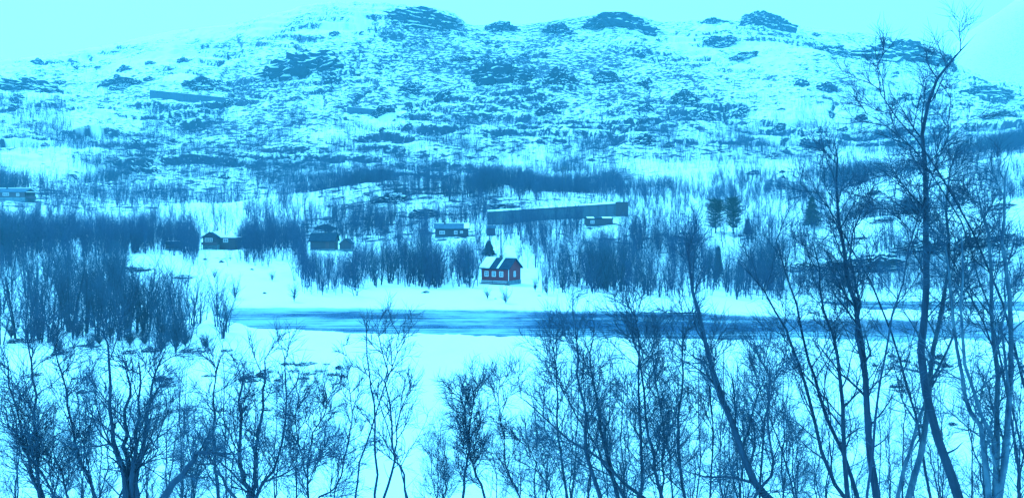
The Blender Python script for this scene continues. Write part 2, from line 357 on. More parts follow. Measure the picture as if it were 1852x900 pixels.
def make_tree(name, stems, label, cat='birch tree', group=None, nb=16, nt=7, ns=4, bl=2.0, tw=.012, seed=0, bark=None, trop=.10, t0=.3, drape=0.):
    """stems: list of (P,3) arrays base to tip with base radius: one thing, parts trunk and crown"""
    rs = np.random.RandomState(seed); nb = max(6, int(nb*(1.0, 1.0, .85, .75, .62, .55, .5)[min(6, len(stems))]))
    base = Vector(stems[0][0][0]); zb = H1(base.x, base.y); base.z = zb
    tr = []; cr = []; NP = 16
    pts = np.array([catmull(s, NP) for s, r in stems]); kk = np.linspace(0, 1, NP)
    wob = rs.normal(0, .02, pts.shape); wob[:, 0] = 0; pts = pts+wob
    rad = np.array([r*(1-.86*kk**.9) for s, r in stems])+.002
    pts = pts-np.array(base)
    tr.append(tubes(pts, rad, 8))
    b1, r1 = grow(rs, pts, rad, nb, t0, .97, bl*1.15, (26, 60), trop*.8, 8, .42, tw*.8, .55, .11)
    tr.append(tubes(b1, r1, 5))
    b2, r2 = grow(rs, b1, r1, nt+3, .12, .98, bl*.50, (20, 58), trop*.5, 6, .6, tw*.50, .4, .10)
    b2b, r2b = grow(rs, pts, rad, int(nt*1.4), .12, 1., bl*.6, (35, 80), trop*.3, 6, .3, tw*.42, .2, .10)
    cr += [tubes(b2, r2, 3), tubes(b2b, r2b, 3)]
    b3, r3 = grow(rs, b2, r2, ns+2, .12, 1., bl*.32, (18, 52), trop*.3, 4, .7, tw*.34, .3, .09)
    cr.append(tubes(b3, r3*1.0, 3))
    o = empty(name, base, 0, label, cat, group)
    v, f = join(tr); link('trunk', npmesh('trunk', v, f), bark or M_BARK, o)
    v, f = join(cr); link('crown', npmesh('crown', v, f), M_TWIG, o)
    return o
def stem(px_pts, Y, r, seed, lean=.6):
    """photo line (top..bottom or bottom..top) -> 3D line at about depth Y, foot run down to the ground"""
    rs = np.random.RandomState(seed)
    p = list(px_pts)
    if p[0][1] < p[-1][1]: p = p[::-1]
    n = len(p); dy = rs.uniform(-lean, lean)
    w = [P(a, b, Y+dy*(i/max(1, n-1))+rs.uniform(-.12, .12)) for i, (a, b) in enumerate(p)]
    d = (w[0]-w[1]).normalized()
    if d.z > -.5: d = (d+Vector((0, 0, -1.2))).normalized()
    q = w[0].copy(); ext = []
    for _ in range(12):
        if q.z < H1(q.x, q.y)-.15: break
        q = q+d*.7; d = (d+Vector((0, 0, -.15))).normalized(); ext.append(q.copy())
    w = ext[::-1][::1]+w if ext else w
    return (np.array([tuple(v) for v in w]), r)
FG = [  # label, depth, [(radius, photo line)...], dict
 ('tall bare birch highest against the sky, twigs reaching above the cliff edge', 17.0, [
   (.115, [(1734,900),(1714,851),(1701,801),(1684,741),(1671,694),(1667,633),(1669,590),(1677,548),(1674,500),(1672,451),(1674,400),(1677,350),(1674,300),(1669,262),(1670,218),(1683,184),(1690,147),(1714,122),(1733,98),(1768,64)]),
   (.035, [(1668,268),(1644,234),(1610,201),(1588,161),(1586,127),(1575,105)]),
   (.03, [(1674,300),(1650,264),(1617,236),(1583,214),(1550,198)]),
   (.03, [(1677,350),(1695,300),(1712,245),(1718,190),(1722,150)]),
   (.028, [(1674,400),(1640,350),(1600,310),(1560,290)]),
   (.028, [(1673,440),(1630,400),(1580,360),(1530,345)])], dict(nb=22, bl=1.45, nt=8, ns=4, t0=.45, trop=.05)),
 ('pale barked double birch crossing behind the tallest tree', 17.8, [
   (.085, [(1644,900),(1660,851),(1671,784),(1678,751),(1682,700),(1687,633),(1697,591),(1704,551),(1717,501),(1717,451),(1714,417),(1708,367),(1714,344),(1726,300),(1740,262)]),
   (.05, [(1682,700),(1700,650),(1724,600),(1720,545),(1716,500),(1735,455),(1760,420)])], dict(nb=18, bl=1.5, bark='pale')),
 ('wide birch clump of five pale stems nearest the right edge', 16.0, [
   (.075, [(1788,900),(1781,818),(1771,767),(1751,734),(1741,684),(1727,600),(1722,540),(1712,470),(1705,420)]),
   (.075, [(1801,900),(1801,851),(1794,801),(1774,744),(1754,684),(1741,600),(1738,540),(1742,470),(1736,400)]),
   (.08, [(1799,900),(1803,801),(1804,700),(1798,600),(1794,501),(1788,434),(1774,377),(1764,330)]),
   (.085, [(1808,900),(1814,851),(1821,767),(1826,700),(1831,600),(1825,518),(1814,461),(1814,417),(1814,367),(1818,333),(1830,270)]),
   (.05, [(1812,860),(1822,760),(1820,680),(1814,591),(1814,534),(1822,470),(1840,400)])], dict(nb=15, bl=1.3, bark='pale')),
 ('straight thick birch with forked double stem left of the tallest tree', 18.5, [
   (.10, [(1587,900),(1573,801),(1567,734),(1563,667),(1555,600),(1547,560),(1540,534),(1530,467),(1523,417),(1513,374),(1510,333),(1517,290),(1506,250)]),
   (.06, [(1580,860),(1566,740),(1558,660),(1545,600),(1555,560),(1548,520),(1540,450),(1552,400),(1570,350)]),
   (.04, [(1523,417),(1500,380),(1480,350),(1462,335)])], dict(nb=20, bl=1.7)),
 ('slim birch leaning left with its foot beside the forked birch', 19.5, [
   (.075, [(1533,900),(1527,801),(1527,734),(1517,667),(1506,600),(1493,578),(1483,518),(1478,470),(1465,420)])], dict(nb=20, bl=1.5)),
 ('leaning birch pair fanning out over the far river bank', 20.0, [
   (.07, [(1530,900),(1510,875),(1480,801),(1463,727),(1446,667),(1426,610),(1419,591),(1393,541),(1366,504),(1330,465)]),
   (.07, [(1545,880),(1523,814),(1493,750),(1478,700),(1466,660),(1450,600),(1436,541),(1430,514),(1408,450),(1400,420)])], dict(nb=18, bl=1.6)),
 ('dark birch trunk leaning left from the bottom edge, bent near its top', 16.5, [
   (.11, [(1390,900),(1375,885),(1345,830),(1325,770),(1310,730),(1288,650),(1270,590),(1259,551),(1252,507),(1245,470),(1238,425)]),
   (.05, [(1375,885),(1400,850),(1386,760),(1392,690),(1372,640)])], dict(nb=22, bl=1.4)),
 ('forked young birch with round crown behind the dark leaning trunk', 22.0, [
   (.045, [(1375,900),(1380,801),(1388,740),(1395,705),(1410,660),(1432,620)]),
   (.035, [(1388,740),(1370,690),(1362,650),(1366,615)])], dict(nb=18, bl=1.4)),
 ('slender upright birch with thin tip crossing the river ice', 18.0, [
   (.055, [(1155,900),(1162,868),(1159,801),(1156,734),(1156,667),(1152,600),(1150,560)]),
   (.055, [(1196,900),(1182,834),(1169,767),(1162,684),(1150,620),(1135,575)])], dict(nb=22, bl=1.5)),
 ('thin curved birch right of the slender upright birch', 19.0, [
   (.035, [(1195,900),(1199,851),(1199,784),(1189,700),(1180,640),(1190,590)])], dict(nb=20, bl=1.3)),
 ('upright birch halfway between the thin curved birch and dark leaning trunk', 18.5, [
   (.05, [(1239,900),(1229,834),(1226,767),(1236,684),(1232,620),(1240,570)]),
   (.03, [(1285,900),(1290,801),(1286,734),(1290,660),(1285,610)])], dict(nb=20, bl=1.4)),
 ('many stemmed birch clump whose stems sweep up left over the snow', 18.0, [
   (.06, [(1115,900),(1102,834),(1089,784),(1084,734),(1072,684),(1068,633),(1075,590)]),
   (.06, [(1085,900),(1065,834),(1059,767),(1052,717),(1045,667),(1043,617),(1040,580)]),
   (.055, [(1156,895),(1122,864),(1082,828),(1048,804),(1012,781),(971,741),(928,710)]),
   (.04, [(1130,900),(1100,850),(1075,800),(1040,745),(1020,700),(990,660)])], dict(nb=18, bl=1.5)),
 ('thin birch standing left of the sweeping clump', 20.0, [
   (.045, [(1025,900),(1015,834),(1008,767),(1008,700),(1002,640),(992,610)])], dict(nb=20, bl=1.4)),
 ('rounded bushy birch with dense fan crown low in the middle', 21.0, [
   (.05, [(838,900),(841,851),(848,818),(851,767),(858,720),(866,690)]),
   (.045, [(878,900),(868,870),(850,828),(846,780),(838,735),(828,700)])], dict(nb=30, bl=1.15, ns=5, t0=.35)),
 ('wispy thin birch right of the rounded bushy birch', 22.0, [
   (.03, [(940,900),(918,851),(911,801),(905,734),(900,700),(906,672)]),
   (.025, [(1000,900),(975,850),(955,810),(930,790)])], dict(nb=22, bl=1.2)),
 ('single thin stem rising alone over the ice with few twigs', 17.5, [
   (.036, [(679,900),(680,834),(677,784),(677,717),(665,667),(664,600),(668,555)]),
   (.016, [(666,680),(640,660),(624,635),(622,610)])], dict(nb=9, nt=3, ns=2, bl=.6, t0=.35)),
 ('twin topped slim birch beside the lone thin stem', 18.0, [
   (.04, [(697,900),(707,868),(714,828),(710,801),(707,744),(695,694),(700,660),(687,617),(684,600)]),
   (.026, [(697,694),(710,655),(717,640),(724,610),(727,580)]),
   (.034, [(735,900),(728,850),(714,828),(716,780),(733,720),(745,680)])], dict(nb=14, nt=5, ns=3, bl=1.1, t0=.4)),
 ('curved birch leaning right at the edge of the open snow', 20.0, [
   (.035, [(576,898),(603,885),(619,848),(626,801),(636,760),(632,710),(628,680)])], dict(nb=18, bl=1.0)),
 ('left corner birch with straight trunk rising past the dark tussocks', 17.0, [
   (.055, [(80,900),(67,861),(64,801),(62,734),(59,677),(50,627),(45,590)]),
   (.05, [(72,900),(60,868),(50,818),(40,790),(20,700),(12,640)]),
   (.035, [(50,818),(25,780),(0,760),(-30,735)])], dict(nb=18, bl=1.5)),
 ('double stemmed birch between the corner birch and the thick clump', 17.5, [
   (.05, [(175,900),(167,885),(151,841),(134,794),(124,734),(114,684),(104,645),(92,600)]),
   (.04, [(125,900),(112,860),(95,825),(70,810)])], dict(nb=22, bl=1.4)),
 ('thick birch clump dividing into four upright stems low down', 15.5, [
   (.085, [(225,900),(226,850),(215,820),(201,787),(201,734),(196,650),(194,610)]),
   (.08, [(232,900),(234,850),(228,815),(224,784),(231,734),(234,694),(226,650)]),
   (.07, [(238,900),(240,850),(246,818),(248,780),(251,734),(254,684),(250,640)]),
   (.07, [(245,900),(248,850),(257,812),(264,767),(275,717),(281,667),(300,630)]),
   (.03, [(245,845),(265,835),(282,818),(290,770),(300,735)])], dict(nb=16, bl=1.35)),
 ('thick bent branch leaning right and turning level near its end', 13.5, [
   (.10, [(285,915),(300,893),(321,868),(345,836),(356,818),(392,819),(432,821)]),
   (.045, [(348,834),(372,838),(388,843),(405,870)])], dict(nb=9, nt=4, bl=.8, t0=.5, ns=2)),
 ('spreading birch clump with many stems rising from a low knot', 16.5, [
   (.075, [(448,915),(452,885),(440,862),(432,834),(432,784),(435,734),(438,694),(442,650)]),
   (.07, [(455,915),(459,880),(461,851),(465,801),(475,734),(479,680),(477,634)]),
   (.05, [(400,915),(396,870),(388,834),(387,767),(385,724),(390,690),(398,640)]),
   (.05, [(462,910),(470,880),(500,840),(512,801),(516,734),(516,667),(506,620)]),
   (.03, [(470,880),(505,860),(535,845),(565,835),(600,815)])], dict(nb=15, bl=1.3)),
 ('small bushy birch right of the spreading clump', 19.5, [
   (.035, [(556,900),(556,834),(566,784),(586,750),(596,715)]),
   (.03, [(553,860),(540,800),(536,750),(545,705)])], dict(nb=22, bl=1.2)),
]
k = 0
for label, Y, st, kw in FG:
    k += 1; kw = dict(kw)
    if kw.get('bark') == 'pale': kw['bark'] = M_PALE
    make_tree('birch_tree', [stem(l, Y, r, k*10+i) for i, (r, l) in enumerate(st)], label, seed=k, group='foreground birches', tw=.0145, **kw)
# thinner birches filling the rows behind the traced ones
fill = [
 ('thin bare birch sapling in the lower left thicket', 'saplings of the lower left thicket', [(-15,640),(28,690),(95,700),(150,650),(178,700),(300,660),(330,640),(352,700),(412,690),(455,650),(495,690),(540,680),(410,610),(600,730),(265,720),(345,755),(120,770)]),
 ('thin bare birch sapling in the tangle above the middle of the bottom edge', 'saplings low in the middle', [(805,800),(790,760),(895,780),(965,690),(985,750),(940,800),(1030,640),(1065,700)]),
 ('thin bare birch sapling in the dense lower right thicket', 'saplings of the lower right thicket', [(1100,600),(1130,650),(1195,620),(1215,690),(1262,640),(1305,600),(1335,640),(1350,700),(1415,640),(1440,720),(1495,660),(1590,640),(1610,710),(1635,660),(1700,740),(1650,780),(1760,640),(1780,690),(1842,600),(1860,680),(1310,740),(1480,760),(1250,760),(1545,740),(1130,760),(1705,640)]),
]
MARK = [(50,'the left corner birch'),(130,'the double stemmed birch at lower left'),(235,'the thick four stemmed clump'),(340,'the thick bent branch'),(455,'the spreading low knotted clump'),(570,'the small bushy birch'),(675,'the lone thin stem'),(855,'the rounded bushy birch'),(925,'the wispy thin birch'),
 (1090,'the sweeping birch clump'),(1165,'the slender upright birch'),(1232,'the upright birch in the right thicket'),(1320,'the dark leaning trunk'),(1400,'the forked young birch'),(1480,'the leaning birch pair'),(1567,'the forked thick birch'),(1675,'the tallest tree'),(1745,'the pale five stemmed clump'),(1815,'the rightmost pale stems')]
seen_lb = set()
for label, grp, pts in fill:
    for (px, top) in pts:
        k += 1; rs = np.random.RandomState(900+k); Y = rs.uniform(20, 29)
        sts = []
        for q in range(rs.choice([1, 2, 2, 3])):
            dx = rs.uniform(-28, 28) if q else 0; tp = top+(rs.uniform(0, 60) if q else 0)
            ln = [(px+dx*1.3+rs.uniform(-9, 9), tp), (px+dx+rs.uniform(-6, 6), tp+(900-tp)*.35), (px+dx*.5+rs.uniform(-5, 5), tp+(900-tp)*.7), (px+rs.uniform(-3, 3), 905)]
            sts.append(stem(ln, Y, rs.uniform(.022, .04), k*10+q))
        mk = min(MARK, key=lambda q: abs(q[0]-px)); tall = 'tall thin' if top < 640 else ('thin' if top < 715 else 'short thin')
        lb = '%s bare sapling %s %s' % (tall, 'left of' if px < mk[0]-8 else ('right of' if px > mk[0]+8 else 'directly behind'), mk[1])
        if lb in seen_lb: lb = lb.replace('bare sapling', 'bare %s sapling further out' % {1: 'single stemmed', 2: 'two stemmed', 3: 'three stemmed'}[len(sts)])
        seen_lb.add(lb); label = lb
        make_tree('birch_sapling', sts, label, 'birch sapling', grp, nb=17, nt=5, ns=3, bl=1.25, tw=.010, seed=k, t0=.25)

# bushes on the snow
def bush(px, row, h, w, label, grp=None, seed=0, dense=1., Y=None):
    x, Y, z = ground_at(px, row); rs = np.random.RandomState(seed); n = int(9*dense); sts = []
    a = rs.uniform(0, 6.28, n); l = rs.uniform(.25, 1., n)*w/2
    p = np.stack([np.stack([np.cos(a)*l*f**1.3, np.sin(a)*l*f**1.3, h*rs.uniform(.65, 1., n)*f-.05], -1) for f in (0., .3, .6, 1.)], 1)
    p = np.array([catmull(q, 8) for q in p]); rd = np.full((n, 8), 1.)*np.linspace(1, .3, 8)*(.012+.008*h)
    b1, r1 = grow(rs, p, rd, int(10*dense), .1, 1., h*.38, (25, 60), .08, 5, .6, .010, .4, .12); b2, r2 = grow(rs, b1, r1, 5, .1, 1., h*.16, (20, 60), .05, 4, .7, .007, .2, .12)
    o = empty('birch_bush', (x, Y, z), 0, label, 'bush', grp)
    v, f = join([tubes(p, rd, 5)]); link('trunk', npmesh('trunk', v, f), M_BARK, o)
    v, f = join([tubes(b1, r1, 3), tubes(b2, r2, 3)]); link('crown', npmesh('crown', v, f), M_TWIG, o)
for i, (px, row, h, w, lb) in enumerate([
 (425,540,3.4,3.2,'wide V shaped young birch alone on the white slope above the river'),
 (532,546,3.0,1.4,'spindly leaning birch at the river edge left of the dark clump'),
 (915,549,2.6,2.2,'low bare bush on the shore straight below the red cabin'),
 (882,541,1.7,1.3,'tiny bush on the shore snow, left of the one below the cabin'),
 (990,534,2.4,2.2,'bushy sapling on the snow right of the red cabin'),
 (968,527,2.2,1.4,'thin sapling close to the right gable of the red cabin'),
 (335,514,1.5,3.4,'wide low scrub on the white slope beside the flat dark stone'),
 (388,503,1.6,2.4,'low scrub in the middle of the white slope'),
 (300,506,1.6,2.6,'low scrub at the left side of the white slope, near the long dark slab'),
 (492,508,1.8,2.0,'low scrub at the right side of the white slope'),
 (1112,541,1.6,1.6,'small shrub at the shore edge below the right bank woods')]): bush(px, row, h, w, lb, None, 60+i)
for i, (px, row, h, w) in enumerate([(20,612,2.2,2.6),(62,612,2.0,2.6),(96,622,1.8,2.4),(108,640,1.6,2.0),(140,610,2.2,2.6),(165,632,1.3,1.6),(200,612,2.2,2.8),(235,625,1.8,2.2),(262,622,1.6,2.2),(292,636,2.0,2.6),(318,640,4.6,2.4),(335,626,2.0,2.4),(372,630,1.4,1.8),(180,622,1.6,2.4),(305,618,2.2,2.6)]):
    bush(px, row, h, w, 'dark low bush along the front edge of the left thicket', 'bushes edging the left thicket', 80+i, 1.7)

# far trees: prototypes at unit height
def proto(seed, nst, nb, nt, tw, P1=3, k=3, bush=False, PB=4):
    rs = np.random.RandomState(seed); sts = []; rad = []
    for s in range(nst):
        a = rs.uniform(0, 6.28); sp = rs.uniform(.05, .32)*(nst > 1); h = rs.uniform(.8, 1.) if s else 1.
        p = np.array([[sp*.15*math.cos(a), sp*.15*math.sin(a), -.04], [sp*.4*math.cos(a)+rs.normal(0, .015), sp*.4*math.sin(a), .3*h], [sp*.8*math.cos(a)+rs.normal(0, .025), sp*.8*math.sin(a), .65*h], [sp*1.2*math.cos(a)+rs.normal(0, .04), sp*1.2*math.sin(a), h]])
        sts.append(catmull(p, 6)); rad.append(.011*np.linspace(1, .25, 6))
    sts = np.array(sts); rad = np.array(rad)
    b1, r1 = grow(rs, sts, rad, nb, .08 if seed % 2 else .20, .96, .36 if seed % 3 else .46, (25, 62), .12, PB, .55, tw, .5, .15)
    b2, r2 = grow(rs, b1, r1, nt, .1, 1., .17, (20, 60), .1, P1, .7, tw*.8, .2, .17)
    return [tubes(sts, rad, 4)], [tubes(b1, r1, 3), tubes(b2, r2, 3)]
protoA = []
for s in range(8):
    a, b = proto(40+s, 2+s % 4, 12, 5, .0020, 3)
    va, fa = join(a); vb, fb = join(b); protoA.append((npmesh('trunk', va, fa), npmesh('crown', vb, fb)))
    protoA[-1][0].materials.append(M_BARK); protoA[-1][1].materials.append(M_TWIG)
protoB = [join(sum(proto(60+s, 1+s % 3, 10, 6, .0030, 2), [])) for s in range(8)]
protoC = [join(sum(proto(80+s, 1+s % 3, 5, 3, .0054, 2, PB=3), [])) for s in range(6)]

# where the woods are: boxes of photo area (foot of tree), weight
WOOD = [(-60,225,535,622,.26),(100,330,520,600,.10),(215,428,560,626,.17),(-60,245,452,548,.36),(215,330,462,480,.4),(60,560,425,465,.9),(-60,80,400,470,1.2),(540,665,452,538,3.0),(670,865,440,525,2.0),(330,560,440,484,1.1),(665,880,405,450,.5),(950,1050,440,530,.85),(1040,1150,440,528,1.7),
 (1150,1900,478,545,1.35),(1150,1480,400,480,1.1),(1480,1900,440,480,.5),(540,900,372,440,.8),(900,1150,405,440,.45),(560,900,345,372,.45),(1130,1500,345,400,.8),(1480,1900,365,400,.35),
 (130,560,350,405,.55),(-60,130,375,402,.6),(-60,900,225,350,.55),(900,1500,225,345,.55),(1000,1340,255,300,.35),(1500,1900,220,300,.5),(130,300,255,330,.5),(-60,1700,165,225,.30),(-60,1900,215,350,.30),(-60,1900,352,470,.50),(-60,1900,262,352,.22),(560,1500,352,440,.3),(1340,1560,380,480,.6),(-60,700,120,165,.07),
 (1520,1700,120,260,.3),(1480,1900,300,345,.5),(250,300,190,290,1.2),(640,1000,310,345,.5),(0,130,180,265,.9),(330,420,190,250,.8),(430,520,255,345,.5)]
CLEAR = [(215,330,462,548,.94),(330,545,478,548,.94),(0,125,268,330,.9),(130,262,172,252,.85),(560,690,335,385,.6),(700,860,322,335,.8),(860,980,505,545,.97),(1180,1520,296,330,.35),(880,1130,366,406,.6),
 (1480,1640,395,436,.8),(1640,1860,352,425,.75),(1560,1860,282,352,.6),(640,700,220,270,.5),(1380,1560,235,262,.6),(560,640,480,540,.0),(270,450,160,190,.8),(1220,1300,515,545,.4),(1700,1852,225,262,.7),(865,905,405,470,.75),(1262,1350,402,465,.8),(780,862,425,445,.6),(560,640,440,458,.6),(640,860,520,548,.9),(700,760,440,470,.4),(900,950,440,470,.5)]
def density(px, row):
    d = np.zeros_like(px)
    def f(a, b, v, e): return sst(a-e, a+e, v)*(1-sst(b-e, b+e, v))
    a = px+38*fbm(px/60., row/30., 3, 1); b = row+14*fbm(px/45.+9, row/25., 3, 4)
    b = np.where((row > 505) & (px > 430), row, b)
    for x0, x1, y0, y1, w in WOOD: d = d+(w*3.8 if y1 <= 352 else w*.78)*f(x0, x1, a, 30)*f(y0, y1, b, 10 if y0 > 340 else 16)
    for x0, x1, y0, y1, w in CLEAR: d = d*(1-w*f(x0, x1, px, 16)*f(y0, y1, row, 6))
    for ax, ay, bx_, by, wd, w in ((1150,322,1520,296,7,.75),(1140,352,1500,326,4,.6),(1500,352,1860,286,11,.85),(1500,398,1860,366,13,.8),(560,340,850,332,8,.8),(890,374,1110,354,6,.7),(1480,425,1700,410,9,.6),(0,300,130,300,22,.6)):
        L2 = (bx_-ax)**2+(by-ay)**2; t = np.clip(((px-ax)*(bx_-ax)+(row-ay)*(by-ay))/L2, 0, 1); q = np.hypot(px-ax-t*(bx_-ax), row-ay-t*(by-ay)); d = d*(1-w*np.exp(-(q/wd)**2))
    for ax, ay, bx_, by, wd, w in ((297,192,255,292,9,9.),(1500,330,1860,258,9,7.),(1440,345,1560,318,10,4.),(1480,408,1640,378,7,2.),(1640,384,1860,346,7,2.5),(860,345,1130,372,8,1.),(560,352,760,320,7,1.2)):
        L2 = (bx_-ax)**2+(by-ay)**2; t = np.clip(((px-ax)*(bx_-ax)+(row-ay)*(by-ay))/L2, 0, 1); q = np.hypot(px-ax-t*(bx_-ax), row-ay-t*(by-ay)); d = d+w*np.exp(-(q/wd)**2)
    return d
N = 330000
cpx = RS.uniform(-70, 1920, N); cY = 76*np.exp(RS.uniform(0, np.log(720/76.), N))
cX = (cpx-CX)/F*cY; cz = height(cX, cY); crow = HR-F*cz/cY
cl = np.clip(.62+2.1*fbm(cX/13., cY/20., 4, 5, .7), .16, 1.8)
yn, yf = shores(cpx); dry = (cz > WZ+.1)
dens = density(cpx, crow)*cl*np.clip((cY/150.)**.55, .7, 2.3)
ok = (RS.rand(N) < dens*.115) & dry & ((cY > 120) | (cpx < 430))
cpx, cX, cY, cz, crow = [a[ok] for a in (cpx, cX, cY, cz, crow)]
# drop those wholly hidden behind a crest
tl = np.linspace(.6, .985, 40)[:, None]*cY[None]; zz = height((cpx-CX)[None]/F*tl, tl)
keep = (HR-F*zz/tl).min(0) >= HR-F*(cz+6)/cY
cpx, cX, cY, cz, crow = [a[keep] for a in (cpx, cX, cY, cz, crow)]
HOUSES = [(871,941,470,512),(366,425,420,452),(560,634,418,455),(786,856,400,432),(0,66,335,364),(1060,1112,384,408)]
hgt = RS.uniform(2.6, 6.9, len(cpx))*(1+.35*fbm(cX/9., cY/14., 2, 2))*np.where(cY > 320, .8, 1.)*np.where((cpx < 430) & (cY < 125), 1.0, 1.)*np.where((crow > 470) & (cpx > 1420), .48, 1.)*np.where((crow > 275) & (crow < 425) & (cpx > 1130), .72, 1.)
keep = np.ones(len(cpx), bool)
for x0, x1, y0, y1 in HOUSES:
    top = crow-F*hgt/cY
    inf = (cpx > x0-5) & (cpx < x1+5) & (crow > y1-16) & (top < y1-6)
    keep &= ~inf
cpx, cX, cY, cz, crow, hgt = [a[keep] for a in (cpx, cX, cY, cz, crow, hgt)]
order = np.argsort(-hgt/cY); cpx, cX, cY, cz, crow, hgt = [a[order] for a in (cpx, cX, cY, cz, crow, hgt)]
NIND = 226
def zone(px, row, Y):
    if px < 215 and Y < 125: return ('bare birch in the dense thicket between the lower left snow and the river end', 'thicket at the left end of the river')
    if Y < 125: return ('bare birch in the looser thicket where the river ends at the snow', 'looser thicket at the river end')
    if px < 330: return ('bare birch in the woods above the left thicket, below the wooden gabled house', 'woods above the left thicket')
    if px < 545: return ('bare birch standing by the open white slope under the wooden gabled house', 'birches by the open white slope')
    if px < 665: return ('bare birch in the dark clump below the big dark barn', 'clump below the dark barn')
    if px < 872: return ('bare birch on the bank between the barn clump and the red cabin', 'birches left of the red cabin')
    if px < 1150: return ('bare birch on the bank just right of the red cabin, below the long snow shed', 'birches right of the red cabin')
    if px < 1430: return ('bare birch in the bank woods below the dark pines', 'bank woods below the pines')
    return ('bare birch in the bank woods below the dark rock ledges', 'bank woods below the rock ledges')
for i in range(min(NIND, len(cpx))):
    lb, gp = zone(cpx[i], crow[i], cY[i])
    o = empty('birch_tree', (cX[i], cY[i], cz[i]), RS.uniform(0, 6.28), lb, 'birch tree', gp); h = hgt[i]; o.scale = (h, h, h)
    pa, pb = protoA[i % 8]; link('trunk', pa, None, o); link('crown', pb, None, o)
V = []; Q = []; T = []; off = 0
for i in range(NIND, len(cpx)):
    pv_, fv_ = (protoB if cY[i] < 300 else protoC)[RS.randint(0, 6)]
    c, s = math.cos(i*1.7), math.sin(i*1.7); h = hgt[i]
    v = pv_*h; w = .85 if cY[i] < 300 else .8
    v = np.stack([(v[:, 0]*c-v[:, 1]*s)*w+cX[i], (v[:, 0]*s+v[:, 1]*c)*w+cY[i], v[:, 2]+cz[i]], -1)
    V.append(v.astype(np.float32)); Q.append(fv_[0]+off); T.append(fv_[1]+off); off += len(v)
if V:
    me = npmesh('birch_woodland', np.concatenate(V), [np.concatenate(Q), np.concatenate(T)])
    print('woodland verts', off)
    tag(link('birch_woodland', me, M_FARTWIG), 'grey blue bare birch woods covering the far slopes', 'woodland', None, 'stuff')

# conifers
def conifer(px, row, h, w, label, kind='spruce', seed=0):
    x, Y, z = ground_at(px, row); rs = np.random.RandomState(seed)
    o = empty(kind+'_tree', (x, Y, z), 0, label, kind+' tree')
    NB = 420; t = np.array([[[0, 0, -.3], [.03, 0, h*.5], [0, .02, h]]]); v, q, tr = tubes(t, np.array([[h*.02, h*.014, .01]]), 7); link('trunk', npmesh('trunk', v, [q, tr]), M_BARK, o)
    if kind == 'spruce':
        zz = rs.uniform(.10, .98, NB)*h; R_ = w*(1-zz/h)**.8*rs.uniform(.6, 1.1, NB)+.12
        el = np.full(NB, -.15)
    else:
        zz = h*(.14+.82*rs.rand(NB)**.85); R_ = w*np.sqrt(np.clip(1-((zz/h-.52)/.50)**2, .05, 1))*rs.uniform(.5, 1.05, NB); el = rs.uniform(.05, .6, NB)
    az = rs.uniform(0, 6.28, NB); p0 = np.stack([0*zz, 0*zz, zz], -1); d = np.stack([np.cos(az)*np.cos(el), np.sin(az)*np.cos(el), np.sin(el)], -1)
    pts = p0[:, None]+d[:, None]*R_[:, None, None]*np.linspace(0, 1, 4)[None, :, None]+rs.normal(0, .04, (NB, 4, 3)); rad = np.full((NB, 4), .03)
    n1, r1 = grow(rs, pts, rad, 16, .25, 1., .34, (30, 75), 0., 3, 1., .022, .2, .1)
    cr = [tubes(pts, rad, 3), tubes(n1, r1+.012, 3)]; v, f = join(cr); link('crown', npmesh('crown', v, f), M_NEEDLE, o); return o
conifer(1294, 422, 8.2, 3.6, 'round dark pine left of the pair above the river woods', 'pine', 1)
conifer(1326, 423, 8.8, 2.9, 'taller slimmer dark pine right of the pair above the river woods', 'pine', 2)
conifer(1468, 412, 7.4, 3.0, 'broad dark spruce standing on the snowy slope right of the pines', 'spruce', 3)
conifer(884, 462, 3.0, 1.6, 'small dark spruce on the slope behind the red cabin roof', 'spruce', 4)
conifer(1299, 500, 5.6, 1.0, 'narrow dark spruce in the bank woods below the pines', 'spruce', 5)
conifer(1352, 425, 3.6, 1.1, 'short dark spruce just right of the two pines', 'spruce', 6)

